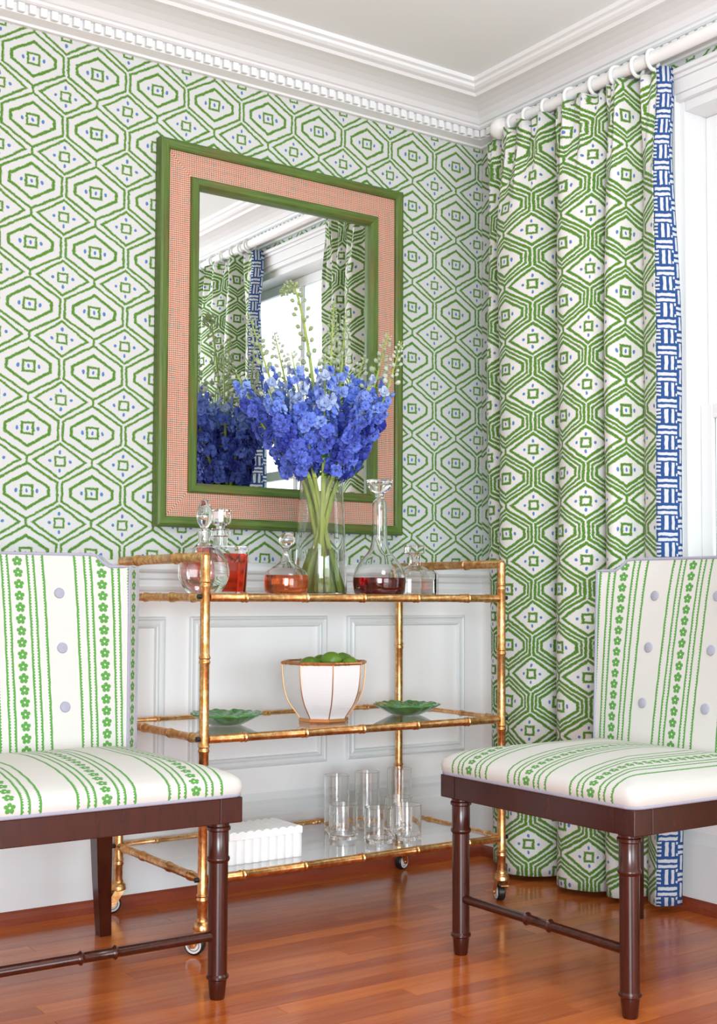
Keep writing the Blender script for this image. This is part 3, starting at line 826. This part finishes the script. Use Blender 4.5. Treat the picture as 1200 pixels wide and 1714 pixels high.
def stalk(label, foot, tip, bend, f0, f1, dens, seed, pale=.8, nod=False):
    """a delphinium: foot in the water, through the vase mouth, to its tip (vase coordinates)"""
    rnd = random.Random(seed); root = thing('delphinium', label, 'flower', (VX, VY, S3), group='delphiniums in the vase')
    tip = Vector(tip); foot = Vector(foot)
    k = .338/tip.z
    mouth = Vector((max(-.042, min(.042, tip.x*.22)), max(-.04, min(.04, tip.y*.3)), .338))
    mid = mouth.lerp(tip, .5)+Vector((bend[0], bend[1], 0))
    ctl = [foot, foot.lerp(mouth, .5), mouth, mid, tip]
    if nod: ctl += [tip+RV*-.045+Vector((0, 0, -.004))]
    pts = catmull(ctl, 12); n = len(pts)
    MB().tube(pts, [.0082*(1-.4*i/n) if i < 24 else .0058*(1-(i-24)/(n-24))+.0010 for i in range(n)], 7).build('stem', M_stem, root)
    seg = pts[24:]; m = len(seg)-1
    def at(t_):
        x_ = t_*m; i = min(int(x_), m-1); return seg[i].lerp(seg[i+1], x_-i), (seg[i+1]-seg[i]).normalized()
    N = int((f1-f0)*dens); ga = 2.4
    for i in range(N):
        f = i/max(N-1, 1); t_ = f0+(f1-f0)*f; p, d_ = at(t_)
        a = ga*i+rnd.uniform(-.3, .3); o_ = d_.orthogonal().normalized(); b_ = d_.cross(o_)
        out = o_*math.cos(a)+b_*math.sin(a)
        q = p+out*(.024-.010*f)*rnd.uniform(.8, 1.15)+d_*rnd.uniform(-.006, .006)
        face = (out+Vector((rnd.uniform(-.45, .45), rnd.uniform(-.45, .45), .15+rnd.uniform(-.35, .35)))).normalized().to_track_quat('Z', 'Y').to_euler()
        kind = 'b' if f < pale-.18+rnd.uniform(-.1, .1) else ('s' if f < pale+.08 else 'p')
        put('floret', rnd.choice(FL[kind]), root, q, face, rnd.uniform(.92, 1.22)*(1-.42*max(0, f-.5)/.5))
    mb = MB(); t_ = f1
    i = 0
    while t_ < .985:
        p, d_ = at(t_); g = (t_-f1)/(1-f1); o_ = d_.orthogonal().normalized(); b_ = d_.cross(o_); a = ga*i+rnd.uniform(-.4, .4)
        out = (o_*math.cos(a)+b_*math.sin(a)+d_*.5).normalized(); ln = (.030-.021*g)*rnd.uniform(.7, 1.1); e = p+out*ln
        mb.tube([p, p+out*ln*.5+Vector((0, 0, -.001)), e], .0008, 4, mi=1)
        bud_into(mb, e, out+Vector((0, 0, .3)), .0080*(1-.62*g)*rnd.uniform(.8, 1.15)); i += 1; t_ += (.020-.012*g)*(.42/max(.25, (tip-mouth).length))
    if mb.v: mb.build('buds', [M_bud, M_stem], root, kind='stuff')
    for j in range(3):
        t_ = f0*rnd.uniform(.1, 1.0)+(.0 if j else .1); p, d_ = at(max(.03, min(.5, t_))); a = rnd.uniform(0, 6.28)
        put('leaf', leaf_me, root, p, (rnd.uniform(-.5, .2), rnd.uniform(-.6, .1), a), rnd.uniform(.7, 1.1))
    return root
def T(px, py, depth=0.):                                        # metres right of / above the vase foot, along the diagonal
    v = RV*px+DV*depth; return (v.x, v.y, py)
stalks = [
    ('delphinium leaning farthest left, dense deep blue florets', T(.03, .015, -.01), T(-.255, .66, .02), (-.02, 0), .10, .90, 58, 1, .95),
    ('delphinium with long pale bud spike, second from the left', T(.035, .014, .02), T(-.215, .825, -.03), (-.0, 0), .12, .66, 56, 2, .75),
    ('delphinium with bud spike just left of the tall arching one', T(.01, .014, .03), T(-.145, .785, .06), (0, 0), .15, .66, 56, 3, .72),
    ('tallest delphinium, left of centre, with nodding arched bud tip', T(.02, .014, -.035), T(-.075, .885, -.02), (.02, -.01), .09, .36, 90, 4, .78, True),
    ('delphinium with upright thin bud spike right of centre', T(-.02, .014, .02), T(.035, .865, -.01), (0, 0), .12, .56, 58, 5, .72),
    ('delphinium with feathery bud spike beside the mirror reflection of the curtain', T(-.01, .014, -.03), T(.068, .845, .07), (.01, 0), .14, .66, 56, 6, .85),
    ('delphinium leaning right with bud tip over the mirror frame', T(-.035, .014, .0), T(.195, .775, .02), (.01, -.01), .12, .68, 58, 7, .8),
    ('delphinium leaning farthest right, white buds over the raffia mat', T(-.045, .014, -.02), T(.232, .735, -.06), (.03, 0), .10, .66, 60, 8, .85),
    ('short deep blue delphinium low at front left over the vase lip', T(.045, .014, .02), T(-.15, .585, -.11), (-.01, 0), .06, .92, 62, 9, .95),
    ('short deep blue delphinium low at front right over the vase lip', T(-.05, .014, .01), T(.135, .60, -.11), (.02, 0), .05, .92, 62, 10, .95),
    ('delphinium in the middle of the bunch with sky blue upper florets', T(0, .014, -.045), T(.012, .69, -.09), (0, 0), .18, .90, 60, 11, .45),
    ('sky blue delphinium left of the middle of the bunch', T(.05, .014, -.02), T(-.085, .70, -.08), (0, 0), .12, .86, 60, 12, .5),
    ('delphinium at the back right of the bunch, blue to the top', T(-.03, .014, .04), T(.125, .725, .10), (0, 0), .08, .80, 58, 13, .9),
    ('delphinium at the back left of the bunch nearest the mirror', T(.02, .014, .05), T(-.12, .66, .13), (0, 0), .10, .82, 54, 14, .9),
]
for a in stalks: stalk(*a)

# ------------------------------------------------------------------ middle shelf
bowl = thing('octagonal_bowl', 'white octagonal porcelain bowl with gold bamboo rim and ribs', 'bowl', (-.893, -.363, S2))
bo = sm([(.070, .012), (.076, .022), (.098, .052), (.112, .086), (.1185, .125), (.121, .166)], 4)
PH = math.radians(24)
inner = [(max(r-.005, .01), max(z, .019)) for r, z in bo]
MB().lathe([(0, .012)]+bo+[(.1185, .168)]+inner[::-1]+[(0, .019)], 8, smooth=False, phase=PH).build('bowl_body', M_porc, bowl)
MB().lathe([(0, 0), (.071, 0), (.073, .004), (.070, .0125), (0, .0125)], 8, smooth=False, phase=PH).build('foot', M_goldp, bowl)
cc_ = math.cos
for k in range(8):
    a = PH+k*math.pi/4; a2 = PH+(k+1)*math.pi/4
    MB().tube([((r+.0004)*math.cos(a), (r+.0004)*math.sin(a), z) for r, z in bo], .0016, 6).build('rib', M_goldp, bowl)
    p0 = Vector((.1205*math.cos(a), .1205*math.sin(a), .167)); p1 = Vector((.1205*math.cos(a2), .1205*math.sin(a2), .167))
    bamboo('rim_segment', p0, p1, .0046, [.013, (p1-p0).length/2], bowl, M_goldp, 8)
lm = MB().lathe(sm([(.001, -.033), (.010, -.0295), (.022, -.018), (.0265, 0), (.022, .018), (.010, .0285), (.005, .032), (.001, .0345)], 3), 20).mesh('lime', M_lime)
BX, BY = -.893, -.363
for lab, dx, dd, z, rot in (('large lime on top of the pile in the white bowl', .02, -.02, 0.171, (1.4, .3, .5)), ('lime at the left side of the white bowl', -.042, -.005, 0.156, (.6, 1.2, 0)),
                            ('lime half hidden behind the top lime, left', -.012, .045, 0.159, (1.2, 0, 2)), ('dark lime behind the top lime, right', .048, .036, 0.165, (.9, .5, 1)),
                            ('lime at the right side of the white bowl', .071, -.018, 0.159, (1.5, .2, 2.6))):
    v = RV*dx+DV*dd
    o = put('lime', lm, None, (BX+v.x, BY+v.y, S2+z), rot); tag(o, lab, 'lime', 'limes in the bowl')
def leaf_plate(label, x, y, R, seed):
    rnd = random.Random(seed); mb = MB(); nr, na = 18, 96; top, bot = [], []
    for i in range(nr+1):
        t_ = i/nr; rt_, rb_ = [], []
        for k in range(na+1):
            a = 2*math.pi*k/na
            rr = R*t_*(1+.022*math.cos(a*18)*t_**4+.03*math.cos(a*3+seed)*t_**3)
            z = .010+.024*t_**1.7+.0010*t_*math.sin(a*14+t_*9)+.0016*math.sin(a*24)*math.sin(t_*34)*(.35+t_)
            rt_.append((rr*math.cos(a), rr*math.sin(a), z+.0012*math.cos(a*9)*t_**6))
            zb = (.0295*((t_-.40)/.6)**1.15+.0012*math.cos(a*9)*t_**6) if t_ > .40 else 0.
            rb_.append((rr*.995*math.cos(a), rr*.995*math.sin(a), zb))
        top.append(rt_); bot.append(rb_)
    uv = [[(0, 0)]*(na+1)]*(nr+1)
    mb.grid(top, uv); mb.grid(bot, uv, flip=True); mb.grid([top[-1], bot[-1]], uv[:2], flip=True)
    o = mb.build('leaf_plate', M_plate, None, loc=(x, y, S2)); return tag(o, label, 'plate', 'green leaf plates')
leaf_plate('green glazed cabbage-leaf plate on the left of the white bowl', -1.174, -.303, .099, 1)
leaf_plate('green glazed cabbage-leaf plate on the right of the white bowl', -.574, -.325, .099, 2)

# ------------------------------------------------------------------ bottom shelf
box = thing('ribbed_box', 'white fluted marble lidded box on the bottom shelf', 'box', (-1.138, -.398, S1))
NR = 9; RW = .0248; L2 = NR*RW/2; DY = .067
def scallop(n, half, depth, amp):
    pts = []
    for k in range(n):
        for i in range(8):
            t_ = i/8; pts.append((-half+(k+t_)*2*half/n, depth-amp*(1-math.sin(t_*math.pi))))
    pts.append((half, depth-amp)); return pts
f_ = scallop(NR, L2, DY, .0035); loop = [(x_, -y_) for x_, y_ in f_]+[(x_, y_) for x_, y_ in f_[::-1]]
mb = MB(); n = len(loop); mb.add([(x_, y_, 0) for x_, y_ in loop]+[(x_, y_, .062) for x_, y_ in loop], [(i, (i+1) % n, n+(i+1) % n, n+i) for i in range(n)]+[tuple(range(n))[::-1], tuple(range(n, 2*n))])
mb.build('box_body', M_marble, box)
tp = scallop(NR, L2, .084, .005); loop = [(-L2, .0625)]+[(x_, z_) for x_, z_ in tp]+[(L2, .0625)]; n = len(loop); mb = MB()
mb.add([(x_, -DY-.001, z_) for x_, z_ in loop]+[(x_, DY+.001, z_) for x_, z_ in loop], [(i, (i+1) % n, n+(i+1) % n, n+i) for i in range(n)]+[tuple(range(n)), tuple(range(n, 2*n))[::-1]])
mb.build('lid', M_marble, box)
def tumbler(r, h, ft): return MB().lathe(hollow([(r*.93, 0), (r*.985, .003), (r, .008), (r, h)], .0016, ft), 32)
tall_me = tumbler(.0375, .163, .010).mesh('highball_glass', M_glass); short_me = tumbler(.0415, .098, .016).mesh('tumbler', M_glass)
for lab, x, y in (('tall clear highball glass, leftmost of the three tall ones', -.742, -.205), ('tall clear highball glass, middle of the three tall ones', -.624, -.195), ('tall clear highball glass in front of the rear cart post', -.498, -.190)):
    tag(put('highball_glass', tall_me, None, (x, y, S1)), lab, 'glass', 'tall glasses on the bottom shelf')
for lab, x, y in (('short clear tumbler, leftmost of the low glasses', -.797, -.322), ('short clear tumbler nearest the front rail, middle of the low glasses', -.744, -.424), ('short clear tumbler, rightmost of the low glasses', -.646, -.428), ('short clear tumbler behind the others, before the rear cart post', -.583, -.300)):
    tag(put('tumbler', short_me, None, (x, y, S1)), lab, 'glass', 'short glasses on the bottom shelf')
